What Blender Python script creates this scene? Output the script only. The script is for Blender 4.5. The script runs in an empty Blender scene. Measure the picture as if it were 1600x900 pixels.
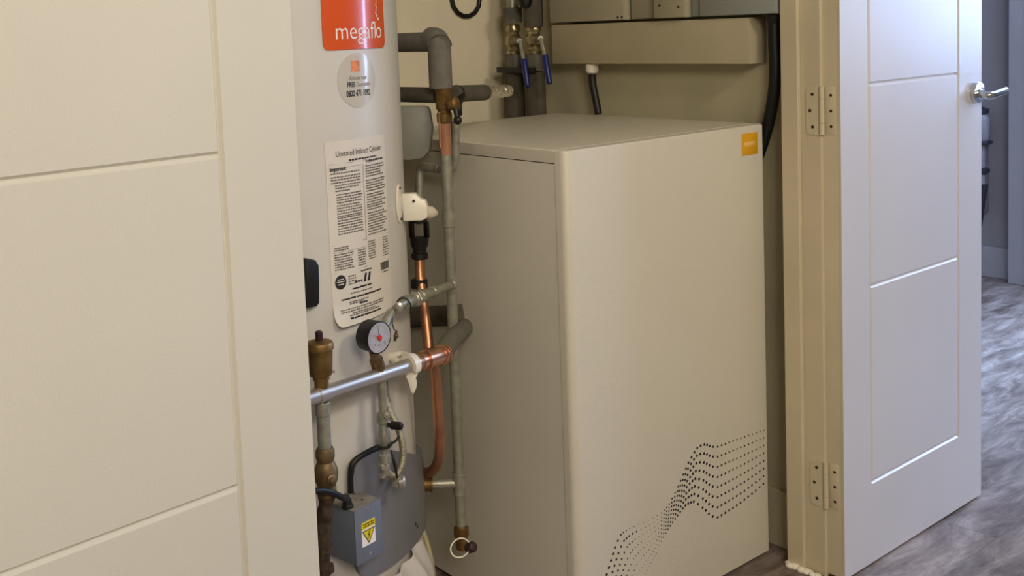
import bpy, bmesh, math, random
from mathutils import Vector, Matrix
random.seed(4)
PI = math.pi
SC = bpy.context.scene
COL = SC.collection

# ------------------------------------------------------------------ camera frame
F, PX, PY = 1667.06, 750.30, 185.66
YAW, PIT, ROLL = 0.680721, 0.0831711, -0.0377573
H = 1.22
_fw = Vector((math.sin(YAW)*math.cos(PIT), math.cos(YAW)*math.cos(PIT), -math.sin(PIT)))
_r = Vector((math.cos(YAW), -math.sin(YAW), 0)); _u = _r.cross(_fw)
CR = _r*math.cos(ROLL)+_u*math.sin(ROLL); CU = -_r*math.sin(ROLL)+_u*math.cos(ROLL); CW = _fw
CO = Vector((0, 0, H))
def ray(x, y): return CR*((x-PX)/F) - CU*((y-PY)/F) + CW
def at(x, y, D=None, X=None, Y=None, Z=None):
    d = ray(x, y)
    if D is not None: return CO+d*D
    if X is not None: return CO+d*(X/d.x)
    if Y is not None: return CO+d*(Y/d.y)
    return CO+d*((Z-H)/d.z)

cam = bpy.data.cameras.new('camera'); cob = bpy.data.objects.new('camera', cam); COL.objects.link(cob)
m = Matrix((CR, CU, -CW)).transposed().to_4x4(); m.translation = CO; cob.matrix_world = m
cam.sensor_width = 36; cam.lens = F*36/1600
cam.shift_x = (800-PX)/1600; cam.shift_y = -(450-PY)/1600
cam.clip_start = 0.02
SC.camera = cob

# ------------------------------------------------------------------ materials
def srgb(h):
    h = h.lstrip('#'); v = [int(h[i:i+2], 16)/255 for i in (0, 2, 4)]
    return tuple((c/12.92 if c <= .04045 else ((c+.055)/1.055)**2.4) for c in v)+(1,)
def mat(name, col, rough=.5, metal=0, var=.06, scale=8, bump=0, bscale=120, coat=0, spec=.5, trans=0, emis=0, stretch=(1, 1, 1), detail=4):
    m = bpy.data.materials.new(name); m.use_nodes = True
    nt = m.node_tree; N = nt.nodes; L = nt.links; b = N['Principled BSDF']
    c = srgb(col)
    b.inputs['Roughness'].default_value = rough; b.inputs['Metallic'].default_value = metal
    b.inputs['Coat Weight'].default_value = coat; b.inputs['Specular IOR Level'].default_value = spec
    b.inputs['Transmission Weight'].default_value = trans
    tc = N.new('ShaderNodeTexCoord'); mp = N.new('ShaderNodeMapping'); mp.inputs['Scale'].default_value = stretch
    L.new(tc.outputs['Object'], mp.inputs['Vector'])
    no = N.new('ShaderNodeTexNoise'); no.inputs['Scale'].default_value = scale; no.inputs['Detail'].default_value = detail
    L.new(mp.outputs['Vector'], no.inputs['Vector'])
    rp = N.new('ShaderNodeValToRGB')
    rp.color_ramp.elements[0].position = .3; rp.color_ramp.elements[1].position = .7
    rp.color_ramp.elements[0].color = tuple(max(0, x*(1-var*1.6)) for x in c[:3])+(1,)
    rp.color_ramp.elements[1].color = tuple(min(1, x*(1+var)) for x in c[:3])+(1,)
    L.new(no.outputs['Fac'], rp.inputs['Fac']); L.new(rp.outputs['Color'], b.inputs['Base Color'])
    if bump:
        n2 = N.new('ShaderNodeTexNoise'); n2.inputs['Scale'].default_value = bscale; n2.inputs['Detail'].default_value = 3
        L.new(mp.outputs['Vector'], n2.inputs['Vector'])
        bp = N.new('ShaderNodeBump'); bp.inputs['Strength'].default_value = bump; bp.inputs['Distance'].default_value = .002
        L.new(n2.outputs['Fac'], bp.inputs['Height']); L.new(bp.outputs['Normal'], b.inputs['Normal'])
    return m
M = dict(
    door=mat('door_paint', '#D6D1C3', .33, var=.02, scale=3, bump=.10, bscale=300),
    doorR=mat('door_paint_blue_lit', '#D5D1D1', .33, var=.02, scale=3, bump=.08, bscale=300),  # door paint cooled: the window's blue light is put into the colour
    trim=mat('trim_gloss', '#CDC0A2', .4, var=.05, scale=5, bump=.2, bscale=60),
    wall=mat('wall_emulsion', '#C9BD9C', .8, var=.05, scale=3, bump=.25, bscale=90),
    wall_lit=mat('cupboard_wall_lit', '#EFE4C8', .8, var=.07, scale=4, bump=.3, bscale=70),  # cupboard wall paint brightened: light on the rear wall put into the colour
    wall_shaded=mat('cupboard_wall_shaded', '#BDB596', .8, var=.07, scale=4, bump=.3, bscale=70),  # same wall paint darkened: the side wall's shade put into the colour
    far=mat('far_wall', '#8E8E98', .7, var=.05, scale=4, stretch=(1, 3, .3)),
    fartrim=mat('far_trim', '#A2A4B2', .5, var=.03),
    ceil=mat('ceiling', '#E4DFD2', .9, var=.03),
    unit=mat('unit_powdercoat', '#D6CFBE', .34, var=.02, scale=3, bump=.35, bscale=420),
    unit_lit=mat('unit_coat_lit', '#E2DCCB', .42, var=.02, scale=3, bump=.3, bscale=420),  # unit coat made paler: light on the side panel put into the colour
    dark=mat('dark_gap', '#14120E', .8),
    gold=mat('gold_badge', '#E0A41C', .4, var=.06, scale=30),
    goldtxt=mat('gold_badge_letter', '#E8BC6A', .4),
    dot=mat('dot_ink', '#1D1A20', .5),
    cyl=mat('cylinder_white', '#D6D1C9', .36, var=.04, scale=6, bump=.15, bscale=40),
    orange=mat('orange_badge', '#DE571F', .24, var=.02, coat=.4),
    white=mat('white_print', '#F7F2EA', .4, var=.01),
    sticker=mat('clear_sticker', '#CFC8BC', .2, var=.04, coat=.3),
    peach=mat('sticker_orange', '#E88A50', .4, var=.25, scale=60),
    ink=mat('ink_black', '#26221F', .6),
    inkg=mat('ink_grey', '#6B645C', .6),
    paper=mat('label_paper', '#E4DCD0', .35, var=.02, scale=10),
    lag=mat('grey_pipe_foam', '#6B675C', .85, var=.1, scale=40, bump=.4, bscale=300),
    lagd=mat('dark_pipe_foam', '#544E40', .9, var=.14, scale=40, bump=.4, bscale=300),
    zinc=mat('dull_zinc_pipe', '#A3A190', .42, .55, var=.14, scale=60, bump=.1),
    chrome=mat('chrome_pipe', '#C6BEB4', .34, .8, var=.05, scale=20),
    hand=mat('satin_chrome', '#C8CCD2', .16, 1, var=.02),
    copper=mat('copper_tube', '#C08A68', .36, .85, var=.18, scale=18),
    copperb=mat('bright_copper', '#DEA686', .26, .9, var=.12, scale=22),
    brass=mat('aged_brass', '#86693C', .48, .75, var=.22, scale=50, bump=.2),
    brassd=mat('dull_brass', '#7A6444', .55, .6, var=.25, scale=60, bump=.3),
    foil=mat('crinkled_foil', '#F4EEDF', .18, .92, var=.1, scale=50, bump=1, bscale=160),
    black=mat('black_plastic', '#15130F', .45, var=.1),
    hose=mat('black_hose', '#0E0D0B', .5, var=.1),
    gplas=mat('grey_plastic', '#77766B', .5, var=.04, scale=8, bump=.1),
    cover=mat('grey_cover_plastic', '#77767A', .48, var=.07, scale=7, bump=.1),
    boxf=mat('grey_box_steel', '#747A86', .42, .1, var=.05, scale=25, bump=.1),
    boxtop=mat('beige_box_top', '#8A8376', .6, var=.15, scale=60),  # warmer, paler and more mottled than the box front
    yellow=mat('warning_yellow', '#E6CF1E', .45, var=.05, scale=60),
    wplas=mat('white_plastic', '#EDE6D4', .32, var=.02),
    clear=mat('milky_plastic', '#E6DDC4', .25, var=.06, trans=.25),
    bag=mat('white_film', '#DAD4D0', .3, var=.05, scale=20, bump=.4, bscale=30),
    blue=mat('blue_lever_sleeve', '#1A2670', .4, var=.1),
    red=mat('red_needle', '#D22C2C', .5),
    dial=mat('dial_face', '#B2B0B8', .4, var=.06, scale=40),
    tag=mat('dark_red_cap', '#33161A', .45),
    trunk=mat('trunking_white', '#B5AA8D', .55, var=.04, scale=8),
    panel=mat('enclosure_grey', '#A8A189', .5, var=.05, scale=6),
    panelb=mat('enclosure_steel', '#979A94', .45, var=.05, scale=5),
    vac=mat('vacuum_grey', '#85858E', .4, var=.1, scale=30),
    vacd=mat('vacuum_dark', '#2A2A36', .4),
    screw=mat('screw_head', '#3E3524', .5, .6),
)
def floor_mat():
    m = bpy.data.materials.new('grey_oak_vinyl'); m.use_nodes = True
    nt = m.node_tree; N = nt.nodes; L = nt.links; b = N['Principled BSDF']
    tc = N.new('ShaderNodeTexCoord')
    br = N.new('ShaderNodeTexBrick'); br.inputs['Scale'].default_value = 1
    br.inputs['Brick Width'].default_value = 1.2; br.inputs['Row Height'].default_value = .16
    br.inputs['Mortar Size'].default_value = .0012; br.offset = .37
    br.inputs['Color1'].default_value = (.25, .25, .25, 1); br.inputs['Color2'].default_value = (.75, .75, .75, 1); br.inputs['Mortar'].default_value = (0, 0, 0, 1)
    L.new(tc.outputs['Object'], br.inputs['Vector'])
    mp = N.new('ShaderNodeMapping'); mp.inputs['Scale'].default_value = (3.2, 11, 1)
    L.new(tc.outputs['Object'], mp.inputs['Vector'])
    mix = N.new('ShaderNodeMixRGB'); mix.blend_type = 'ADD'; mix.inputs[0].default_value = 3
    L.new(mp.outputs['Vector'], mix.inputs[1]); L.new(br.outputs['Color'], mix.inputs[2])
    n1 = N.new('ShaderNodeTexNoise'); n1.inputs['Scale'].default_value = 1.6; n1.inputs['Detail'].default_value = 9; n1.inputs['Roughness'].default_value = .74; n1.inputs['Distortion'].default_value = .5
    L.new(mix.outputs[0], n1.inputs['Vector'])
    rp = N.new('ShaderNodeValToRGB'); e = rp.color_ramp.elements
    e[0].position = .32; e[0].color = srgb('#584A44'); e[1].position = .69; e[1].color = srgb('#C2B3AA')
    k = e.new(.5); k.color = srgb('#928279')
    L.new(n1.outputs['Fac'], rp.inputs['Fac'])
    mm = N.new('ShaderNodeMixRGB'); mm.blend_type = 'MULTIPLY'; mm.inputs[0].default_value = .45
    L.new(rp.outputs['Color'], mm.inputs[1]); L.new(br.outputs['Color'], mm.inputs[2])
    L.new(mm.outputs[0], b.inputs['Base Color'])
    rr = N.new('ShaderNodeMapRange'); rr.inputs['To Min'].default_value = .36; rr.inputs['To Max'].default_value = .55
    L.new(n1.outputs['Fac'], rr.inputs['Value']); L.new(rr.outputs[0], b.inputs['Roughness'])
    bp = N.new('ShaderNodeBump'); bp.inputs['Strength'].default_value = .25; bp.inputs['Distance'].default_value = .003
    L.new(n1.outputs['Fac'], bp.inputs['Height']); L.new(bp.outputs['Normal'], b.inputs['Normal'])
    return m
M['floor'] = floor_mat()

# ------------------------------------------------------------------ mesh helpers
def B(): return bmesh.new()
def obj(name, bm, material, parent=None, smooth=True, angle=35):
    me = bpy.data.meshes.new(name)
    bmesh.ops.recalc_face_normals(bm, faces=bm.faces)
    bm.to_mesh(me); bm.free()
    me.materials.append(M[material] if isinstance(material, str) else material)
    if smooth:
        me.shade_smooth()
        try: me.set_sharp_from_angle(angle=math.radians(angle))
        except Exception: pass
    o = bpy.data.objects.new(name, me); COL.objects.link(o)
    if parent:
        o.parent = parent
        pm = Matrix.Identity(4); p = parent
        while p is not None: pm = Matrix.Translation(p.location) @ pm; p = p.parent
        o.location = -pm.translation    # meshes are written in world coordinates
    return o
def tag(o, label, cat, group=None, kind=None):
    o['label'] = label; o['category'] = cat
    if group: o['group'] = group
    if kind: o['kind'] = kind
    return o
def thing(name, label, cat, loc=(0, 0, 0), group=None):
    o = bpy.data.objects.new(name, None); COL.objects.link(o); o.location = loc
    o.empty_display_size = .05
    return tag(o, label, cat, group)
def struct(name, bm, material, label=None, cat=None, parent=None, smooth=False):
    o = obj(name, bm, material, parent, smooth)
    if not parent:
        o['kind'] = 'structure'
        tag(o, label, cat)
    return o
def box(bm, a, b, bev=0, seg=2, mtx=None):
    a = Vector(a); b = Vector(b)
    r = bmesh.ops.create_cube(bm, size=1)
    vs = r['verts']
    for v in vs: v.co = Vector(((a.x+b.x)/2+v.co.x*(b.x-a.x), (a.y+b.y)/2+v.co.y*(b.y-a.y), (a.z+b.z)/2+v.co.z*(b.z-a.z)))
    if bev:
        es = list({e for v in vs for e in v.link_edges})
        rr = bmesh.ops.bevel(bm, geom=es, offset=bev, segments=seg, profile=.5, affect='EDGES')
        vs = list({v for f in rr['faces'] for v in f.verts} | {v for v in vs if v.is_valid})
    if mtx is not None:
        for v in vs: v.co = mtx @ v.co
    return vs
def frame_of(d):
    d = d.normalized(); a = Vector((0, 0, 1)) if abs(d.z) < .9 else Vector((1, 0, 0))
    u = d.cross(a).normalized(); return u, u.cross(d).normalized()
def smooth_path(pts, rad=.015, n=6):
    """round the corners of a polyline"""
    pts = [Vector(p) for p in pts]; out = [pts[0]]
    for i in range(1, len(pts)-1):
        a, b, c = pts[i-1], pts[i], pts[i+1]
        l1 = min(rad, (b-a).length*.48); l2 = min(rad, (c-b).length*.48)
        p = b+(a-b).normalized()*l1; q = b+(c-b).normalized()*l2
        for k in range(n+1):
            t = k/n; out.append(p*(1-t)**2+b*2*t*(1-t)+q*t*t)
    out.append(pts[-1]); return out
def spline(pts, n=8):
    pts = [Vector(p) for p in pts]; P = [pts[0]*2-pts[1]]+pts+[pts[-1]*2-pts[-2]]; out = []
    for i in range(1, len(P)-2):
        p0, p1, p2, p3 = P[i-1:i+3]
        for k in range(n):
            t = k/n
            out.append(.5*((2*p1)+(p2-p0)*t+(2*p0-5*p1+4*p2-p3)*t*t+(3*p1-p0-3*p2+p3)*t**3))
    out.append(pts[-1]); return out
def tube(bm, pts, r, seg=20, cap=True, closed=False):
    pts = [Vector(p) for p in pts]; n = len(pts)
    rs = r if isinstance(r, (list, tuple)) else [r]*n
    rings = []; u = None
    for i, p in enumerate(pts):
        if closed: d = pts[(i+1) % n]-pts[i-1]
        else: d = pts[min(i+1, n-1)]-pts[max(i-1, 0)]
        d = d.normalized()
        if u is None: u, v = frame_of(d)
        else:
            u = (u-d*u.dot(d)).normalized(); v = u.cross(d).normalized()
        v = d.cross(u).normalized()
        rings.append([bm.verts.new(p+(u*math.cos(2*PI*k/seg)+v*math.sin(2*PI*k/seg))*rs[i]) for k in range(seg)])
    for i in range(n if closed else n-1):
        A, Bq = rings[i], rings[(i+1) % n]
        for k in range(seg): bm.faces.new((A[k], A[(k+1) % seg], Bq[(k+1) % seg], Bq[k]))
    if cap and not closed:
        bm.faces.new(rings[0][::-1]); bm.faces.new(rings[-1])
def lathe(bm, base, axis, prof, seg=28):
    """prof: list of (distance along axis, radius)"""
    base = Vector(base); axis = Vector(axis).normalized(); u, v = frame_of(axis); rings = []
    for h, r in prof:
        r = max(r, .0002)
        rings.append([bm.verts.new(base+axis*h+(u*math.cos(2*PI*k/seg)+v*math.sin(2*PI*k/seg))*r) for k in range(seg)])
    for A, Bq in zip(rings, rings[1:]):
        for k in range(seg): bm.faces.new((A[k], A[(k+1) % seg], Bq[(k+1) % seg], Bq[k]))
    bm.faces.new(rings[0][::-1]); bm.faces.new(rings[-1])
def prism(bm, outline, off, bev=0):
    """outline: list of Vectors (planar), off: extrusion vector"""
    vs = [bm.verts.new(Vector(p)) for p in outline]
    f = bm.faces.new(vs)
    r = bmesh.ops.extrude_face_region(bm, geom=[f])
    nv = [g for g in r['geom'] if isinstance(g, bmesh.types.BMVert)]
    for v in nv: v.co += Vector(off)
    if bev:
        es = list({e for v in vs+nv for e in v.link_edges})
        bmesh.ops.bevel(bm, geom=es, offset=bev, segments=2, profile=.5, affect='EDGES')
def hexnut(bm, c, axis, r, h):
    lathe(bm, Vector(c)-Vector(axis).normalized()*h/2, axis, [(0, r*.9), (h*.12, r), (h*.88, r), (h, r*.9)], seg=6)
def text_geo(s, size=1, align='LEFT', bold=0):
    cu = bpy.data.curves.new('t', 'FONT'); cu.body = s; cu.size = size; cu.align_x = align; cu.offset = bold; cu.resolution_u = 3
    o = bpy.data.objects.new('t', cu); COL.objects.link(o)
    dg = bpy.context.evaluated_depsgraph_get(); dg.update()
    me = bpy.data.meshes.new_from_object(o.evaluated_get(dg))
    vs = [tuple(v.co) for v in me.vertices]; fs = [tuple(p.vertices) for p in me.polygons]
    bpy.data.objects.remove(o); bpy.data.curves.remove(cu); bpy.data.meshes.remove(me)
    return vs, fs
def add_text(bm, s, size, fn, u0, v0, align='LEFT', bold=0, sx=1, fit=None):
    """fn maps (u,v) in metres to world"""
    vs, fs = text_geo(s, size, align, bold)
    if fit:
        w = max(v[0] for v in vs)-min(v[0] for v in vs); sx = fit/w
    nv = [bm.verts.new(fn(u0+x*sx, v0+y)) for x, y, z in vs]
    for f in fs:
        try: bm.faces.new([nv[i] for i in f])
        except ValueError: pass

# ------------------------------------------------------------------ the place
XR = 2.02      # cupboard side wall
YB = 2.38      # cupboard back wall
XF = 4.84
bm = B(); box(bm, (-1.6, -1.7, -.05), (XF+.1, 3.3, 0)); struct('floor', bm, 'floor', 'grey wood-effect plank flooring running through hall and cupboard', 'floor')
bm = B(); box(bm, (-1.6, -1.7, 2.4), (XF+.1, 3.3, 2.45)); struct('ceiling', bm, 'ceil', 'plain off-white ceiling above the hall', 'ceiling')
bm = B(); box(bm, (-.2, YB, 0), (XR+.1, YB+.1, 2.4)); struct('wall_back', bm, 'wall_lit', 'cream rear wall inside the cupboard behind the white cylinder', 'wall')
bm = B(); box(bm, (XR, 1.377, 0), (XR+.1, YB, 2.4)); struct('wall_right', bm, 'wall_shaded', 'cream side wall inside the cupboard beside the heat pump', 'wall')
bm = B(); box(bm, (-.2, 1.36, 0), (-.1, YB, 2.4)); struct('wall_inner_left', bm, 'wall_lit', 'left side wall inside the cupboard', 'wall')
bm = B()
box(bm, (2.0, 1.305, 0), (2.66, 1.377, 2.4))
box(bm, (-1.6, 1.305, 0), (.02, 1.377, 2.4)); box(bm, (.02, 1.305, 2.03), (2.0, 1.377, 2.4))
struct('wall_front', bm, 'wall', 'hall wall around the cupboard opening', 'wall')
bm = B(); box(bm, (2.56, 1.377, 0), (2.66, 3.3, 2.4)); struct('wall_return', bm, 'wall', 'wall returning down the side passage behind the open door', 'wall')
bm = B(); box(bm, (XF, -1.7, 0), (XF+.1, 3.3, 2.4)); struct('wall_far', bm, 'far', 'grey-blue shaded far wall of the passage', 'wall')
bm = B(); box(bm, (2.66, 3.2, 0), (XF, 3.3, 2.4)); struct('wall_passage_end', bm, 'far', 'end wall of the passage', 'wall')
bm = B(); box(bm, (-1.6, -1.8, 0), (XF, -1.7, 2.4)); struct('wall_behind', bm, 'wall', 'hall wall opposite the cupboard', 'wall')
bm = B(); box(bm, (-1.7, -1.7, 0), (-1.6, 1.31, 2.4)); struct('wall_left', bm, 'wall', 'hall wall at the left', 'wall')
# far skirting and the casing in front of the far wall
bm = B(); box(bm, (XF-.014, 2.18, 0), (XF, 3.2, .142), .003); struct('baseboard_far', bm, 'fartrim', 'pale baseboard at the foot of the far passage wall', 'baseboard')
bm = B()
box(bm, (4.768, 1.55, 0), (XF, 2.18, 2.4), .003); box(bm, (4.755, 2.02, 0), (4.768, 2.10, 2.4), .004); box(bm, (4.755, 1.80, 0), (4.768, 1.90, 2.4), .004)
struct('trim_1', bm, 'fartrim', 'tall pale door casing at the right edge of the far passage wall', 'door casing')
# cupboard skirting on side wall
bm = B(); box(bm, (XR-.013, 1.38, 0), (XR, YB, .135), .003); struct('baseboard_right', bm, 'wall_shaded', 'low cream baseboard inside the cupboard beside the heat pump', 'baseboard')
bm = B(); box(bm, (-.1, YB-.013, 0), (XR-.014, YB, .135), .003); struct('baseboard_back', bm, 'wall_lit', 'cream baseboard along the cupboard rear wall', 'baseboard')
# door lining with stop
bm = B()
box(bm, (1.966, 1.288, 0), (2.0, 1.379, 2.03), .0015)
box(bm, (1.9545, 1.336, 0), (1.966, 1.3785, 2.005), .002)
box(bm, (.02, 1.26, 0), (.06, 1.377, 2.03), .0015); box(bm, (.06, 1.288, 1.996), (1.966, 1.379, 2.03), .0015)
struct('trim_2', bm, 'trim', 'cream painted door lining with stop strip at the right of the cupboard', 'door lining')
bm = B()   # ragged sealant at the foot of the lining
random.seed(9)
for k in range(9):
    t = k/8; c = Vector((1.951-.004*math.sin(k*2.1), 1.30+.075*t, .004))
    r = .006+.005*random.random()
    bmesh.ops.create_icosphere(bm, subdivisions=2, radius=r, matrix=Matrix.Translation(c) @ Matrix.Diagonal((1.1, 1.3, .55+.5*random.random(), 1)))
tag(obj('sealant_bead', bm, 'wplas'), 'ragged blob of white sealant at the foot of the door lining', 'sealant')

# ------------------------------------------------------------------ panelled doors
def panel_door(bm, W, Ht, T, gx, gz, gw=.0100, gd=.0048):
    """front face at local y=0 looking to -y; grooves at x in gx (full, from gz[0] up), gz horizontal between"""
    box(bm, (0, gd, 0), (W, T, Ht), 0)
    h = gw/2
    def plate(x0, x1, z0, z1, L=1, R=1, Bt=1, Tp=1):
        a = (x0+(h if L else 0), x1-(h if R else 0), z0+(h if Bt else 0), z1-(h if Tp else 0))
        o = (x0+(h*.10 if L else 0), x1-(h*.10 if R else 0), z0+(h*.10 if Bt else 0), z1-(h*.10 if Tp else 0))
        fr = [(a[0], a[2]), (a[1], a[2]), (a[1], a[3]), (a[0], a[3])]; bk = [(o[0], o[2]), (o[1], o[2]), (o[1], o[3]), (o[0], o[3])]
        F_ = [bm.verts.new((x, 0, z)) for x, z in fr]; K = [bm.verts.new((x, gd+.0004, z)) for x, z in bk]
        bm.faces.new(F_)
        for i in range(4): bm.faces.new((F_[i], F_[(i+1) % 4], K[(i+1) % 4], K[i]))
    zt = Ht
    zs = [gz[0]]+list(gz[1:])+[zt]
    plate(0, gx[0], 0, gz[0], 0, 0, 0, 0); plate(gx[0], gx[1], 0, gz[0], 0, 0, 0, 1); plate(gx[1], W, 0, gz[0], 0, 0, 0, 0)
    plate(0, gx[0], gz[0], zt, 0, 1, 0, 0); plate(gx[1], W, gz[0], zt, 1, 0, 0, 0)
    for i in range(len(zs)-1): plate(gx[0], gx[1], zs[i], zs[i+1], 1, 1, 1, 0 if i == len(zs)-2 else 1)
GZ = (.185, .625, 1.065, 1.505)
def door_at(name, W, gx, loc, rot, label, material):
    t = bpy.data.objects.new(name, None); COL.objects.link(t); t.location = loc; t.rotation_euler = (0, 0, rot)
    t['kind'] = 'structure'; tag(t, label, 'door')
    bm = B(); panel_door(bm, W, 1.975, .044, gx, GZ)
    me = bpy.data.meshes.new('door_leaf'); bmesh.ops.recalc_face_normals(bm, faces=bm.faces)
    bm.to_mesh(me); bm.free(); me.materials.append(M[material]); me.materials.append(M['trim'])
    for p in me.polygons:
        if p.normal.x < -.9 and p.center.x < .001: p.material_index = 1
    o = bpy.data.objects.new('door_leaf', me); COL.objects.link(o); o.parent = t
    return t
th = math.radians(5.5)
d1 = door_at('door_1', .61, (.118, .492), (.715-.61*math.cos(th), 1.28-.61*math.sin(th), .008), th, 'cream grooved-panel cupboard door at the left, standing in front of the cylinder', 'door')
d2 = door_at('door_2', .611, (.109, .497), (1.9735, 1.246, .008), 0, 'white grooved-panel door swung fully open at the right, with a chrome lever', 'doorR')
def child(name, bm, material, parent, local=True, label=None):
    o = obj(name, bm, material); o.parent = parent
    if label: o['label'] = label
    return o
# hinges (in door_2 local space: x from hinge edge, y 0 = front face)
for zc in (.2, 1.015, 1.80):
    HH = .051
    hg = bpy.data.objects.new('hinge', None); COL.objects.link(hg); hg.parent = d2; hg['label'] = 'cream painted butt hinge'
    bm = B(); box(bm, (-.0007, .012, zc-HH), (.001, .036, zc+HH), .0002); child('leaf', bm, 'trim', hg)
    y0, y1 = .0465, .077; R_ = .011
    pts = [(y0, zc-HH), (y1-R_, zc-HH)]+[(y1-R_+R_*math.sin(a), zc-HH+R_-R_*math.cos(a)) for a in (PI/6, PI/3)]+[(y1, zc-HH+R_), (y1, zc+HH-R_)]+[(y1-R_+R_*math.cos(a), zc+HH-R_+R_*math.sin(a)) for a in (PI/6, PI/3)]+[(y1-R_, zc+HH), (y0, zc+HH)]
    bm = B(); prism(bm, [Vector((-.0092, y, z)) for y, z in pts], (.0025, 0, 0)); child('leaf', bm, 'trim', hg)
    for a, b in ((-HH, -.026), (-.0250, .0250), (.026, HH)):
        bm = B(); tube(bm, [(-.006, .0405, zc+a), (-.006, .0405, zc+b)], .0055, 16); child('knuckle', bm, 'trim', hg)
    for dz in (-.033, 0, .033):
        bm = B(); lathe(bm, (-.0006, .022, zc+dz), (-1, 0, 0), [(0, .0034), (.0009, .0030), (.001, .001)], 12); child('screw', bm, 'screw', hg)
        bm = B(); lathe(bm, (-.0090, .067 if dz == 0 else .061, zc+dz*1.05), (-1, 0, 0), [(0, .0038), (.0009, .0034), (.001, .001)], 12); child('screw', bm, 'screw', hg)
# lever handle
hx, hz = 2.551-1.9735, 1.024-.008
bm = B(); lathe(bm, (hx, 0, hz), (0, -1, 0), [(0, .026), (.011, .026), (.0125, .0250), (.013, .01)], 36)
hd = child('handle', bm, 'hand', d2, label='chrome lever handle on a round rose')
bm = B()
tube(bm, smooth_path([(hx, -.006, hz), (hx, -.036, hz-.008), (hx+.066, -.042, hz+.0015)], .010), .0100, 20)
o = obj('lever', bm, 'hand'); o.parent = hd

# ------------------------------------------------------------------ heat pump
UX0, UX1, UY0, UY1, UZ0, UZ1 = 1.355, 1.962, 1.4285, 2.09, .014, .99
t = thing('heat_pump', 'tall cream steel heat pump cabinet with a wave of black dots on its front', 'heat pump', ((UX0+UX1)/2, (UY0+UY1)/2, 0))
def rrect_xy(x0, y0, x1, y1, r, corners=(1, 1, 1, 1), n=8):
    out = []
    C_ = [((x0, y0), PI, corners[0]), ((x1, y0), 1.5*PI, corners[1]), ((x1, y1), 0, corners[2]), ((x0, y1), .5*PI, corners[3])]
    for (cx, cy), a0, rr in C_:
        R_ = r*rr
        if R_ == 0: out.append((cx, cy)); continue
        ox = cx+R_ if cx == x0 else cx-R_; oy = cy+R_ if cy == y0 else cy-R_
        for k in range(n+1):
            a = a0+k/n*PI/2; out.append((ox+R_*math.cos(a), oy+R_*math.sin(a)))
    return out
def slab(bm, outline, z0, z1, bev=0):
    lo = [bm.verts.new((x, y, z0)) for x, y in outline]; hi = [bm.verts.new((x, y, z1-bev)) for x, y in outline]
    n = len(outline); cx = sum(x for x, y in outline)/n; cy = sum(y for x, y in outline)/n
    for k in range(n): bm.faces.new((lo[k], lo[(k+1) % n], hi[(k+1) % n], hi[k]))
    bm.faces.new(lo[::-1])
    if bev:
        prev = hi
        for q in (1, 2, 3):
            a = q/3*PI/2; ins = bev*(1-math.cos(a)); zz = z1-bev+bev*math.sin(a)
            cur = []
            for x, y in outline:
                dx, dy = cx-x, cy-y
                cur.append(bm.verts.new((x+math.copysign(min(ins, abs(dx)), dx), y+math.copysign(min(ins, abs(dy)), dy), zz)))
            for k in range(n): bm.faces.new((prev[k], prev[(k+1) % n], cur[(k+1) % n], cur[k]))
            prev = cur
        hi = prev
    bm.faces.new(hi)
YS = UY0+.030
bm = B(); slab(bm, rrect_xy(UX0, UY0, UX1, YS-.001, .016, (1, .6, 0, 0)), UZ0, UZ1, .004); obj('front_panel', bm, 'unit', t, angle=30)
bm = B(); slab(bm, rrect_xy(UX0+.0008, YS+.0008, UX1, UY1, .002, (0, 0, 1, 1)), UZ0, .9635); obj('casing', bm, 'unit_lit', t, angle=30)
bm = B(); slab(bm, rrect_xy(UX0, YS+.0008, UX1, UY1, .004, (0, 0, 1, 1)), .9655, UZ1, .003); obj('top_panel', bm, 'unit', t, angle=30)
bm = B(); box(bm, (UX0+.004, UY0+.008, UZ0+.004), (UX1-.004, UY1-.004, UZ1-.008)); obj('seam_core', bm, 'dark', t)  # near-black block filling the cabinet, seen through the panel seams
bm = B(); box(bm, (UX0+.02, UY0+.025, 0), (UX1-.02, UY1-.02, UZ0+.006)); obj('plinth', bm, 'dark', t)
# gold square badge
bm = B()
p0 = at(1159, 244, Y=UY0); p1 = at(1183, 206, Y=UY0)
box(bm, (p0.x, UY0-.0009, p0.z), (p1.x, UY0+.0005, p1.z), .0004)
bd = obj('badge', bm, 'gold', t); bd['label'] = 'small square golden badge'
bm = B(); box(bm, (p0.x+.008, UY0-.0012, (p0.z+p1.z)/2-.004), (p1.x-.010, UY0-.0008, (p0.z+p1.z)/2+.005), .0003)
obj('badge_stripe', bm, 'goldtxt', bd)
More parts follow.
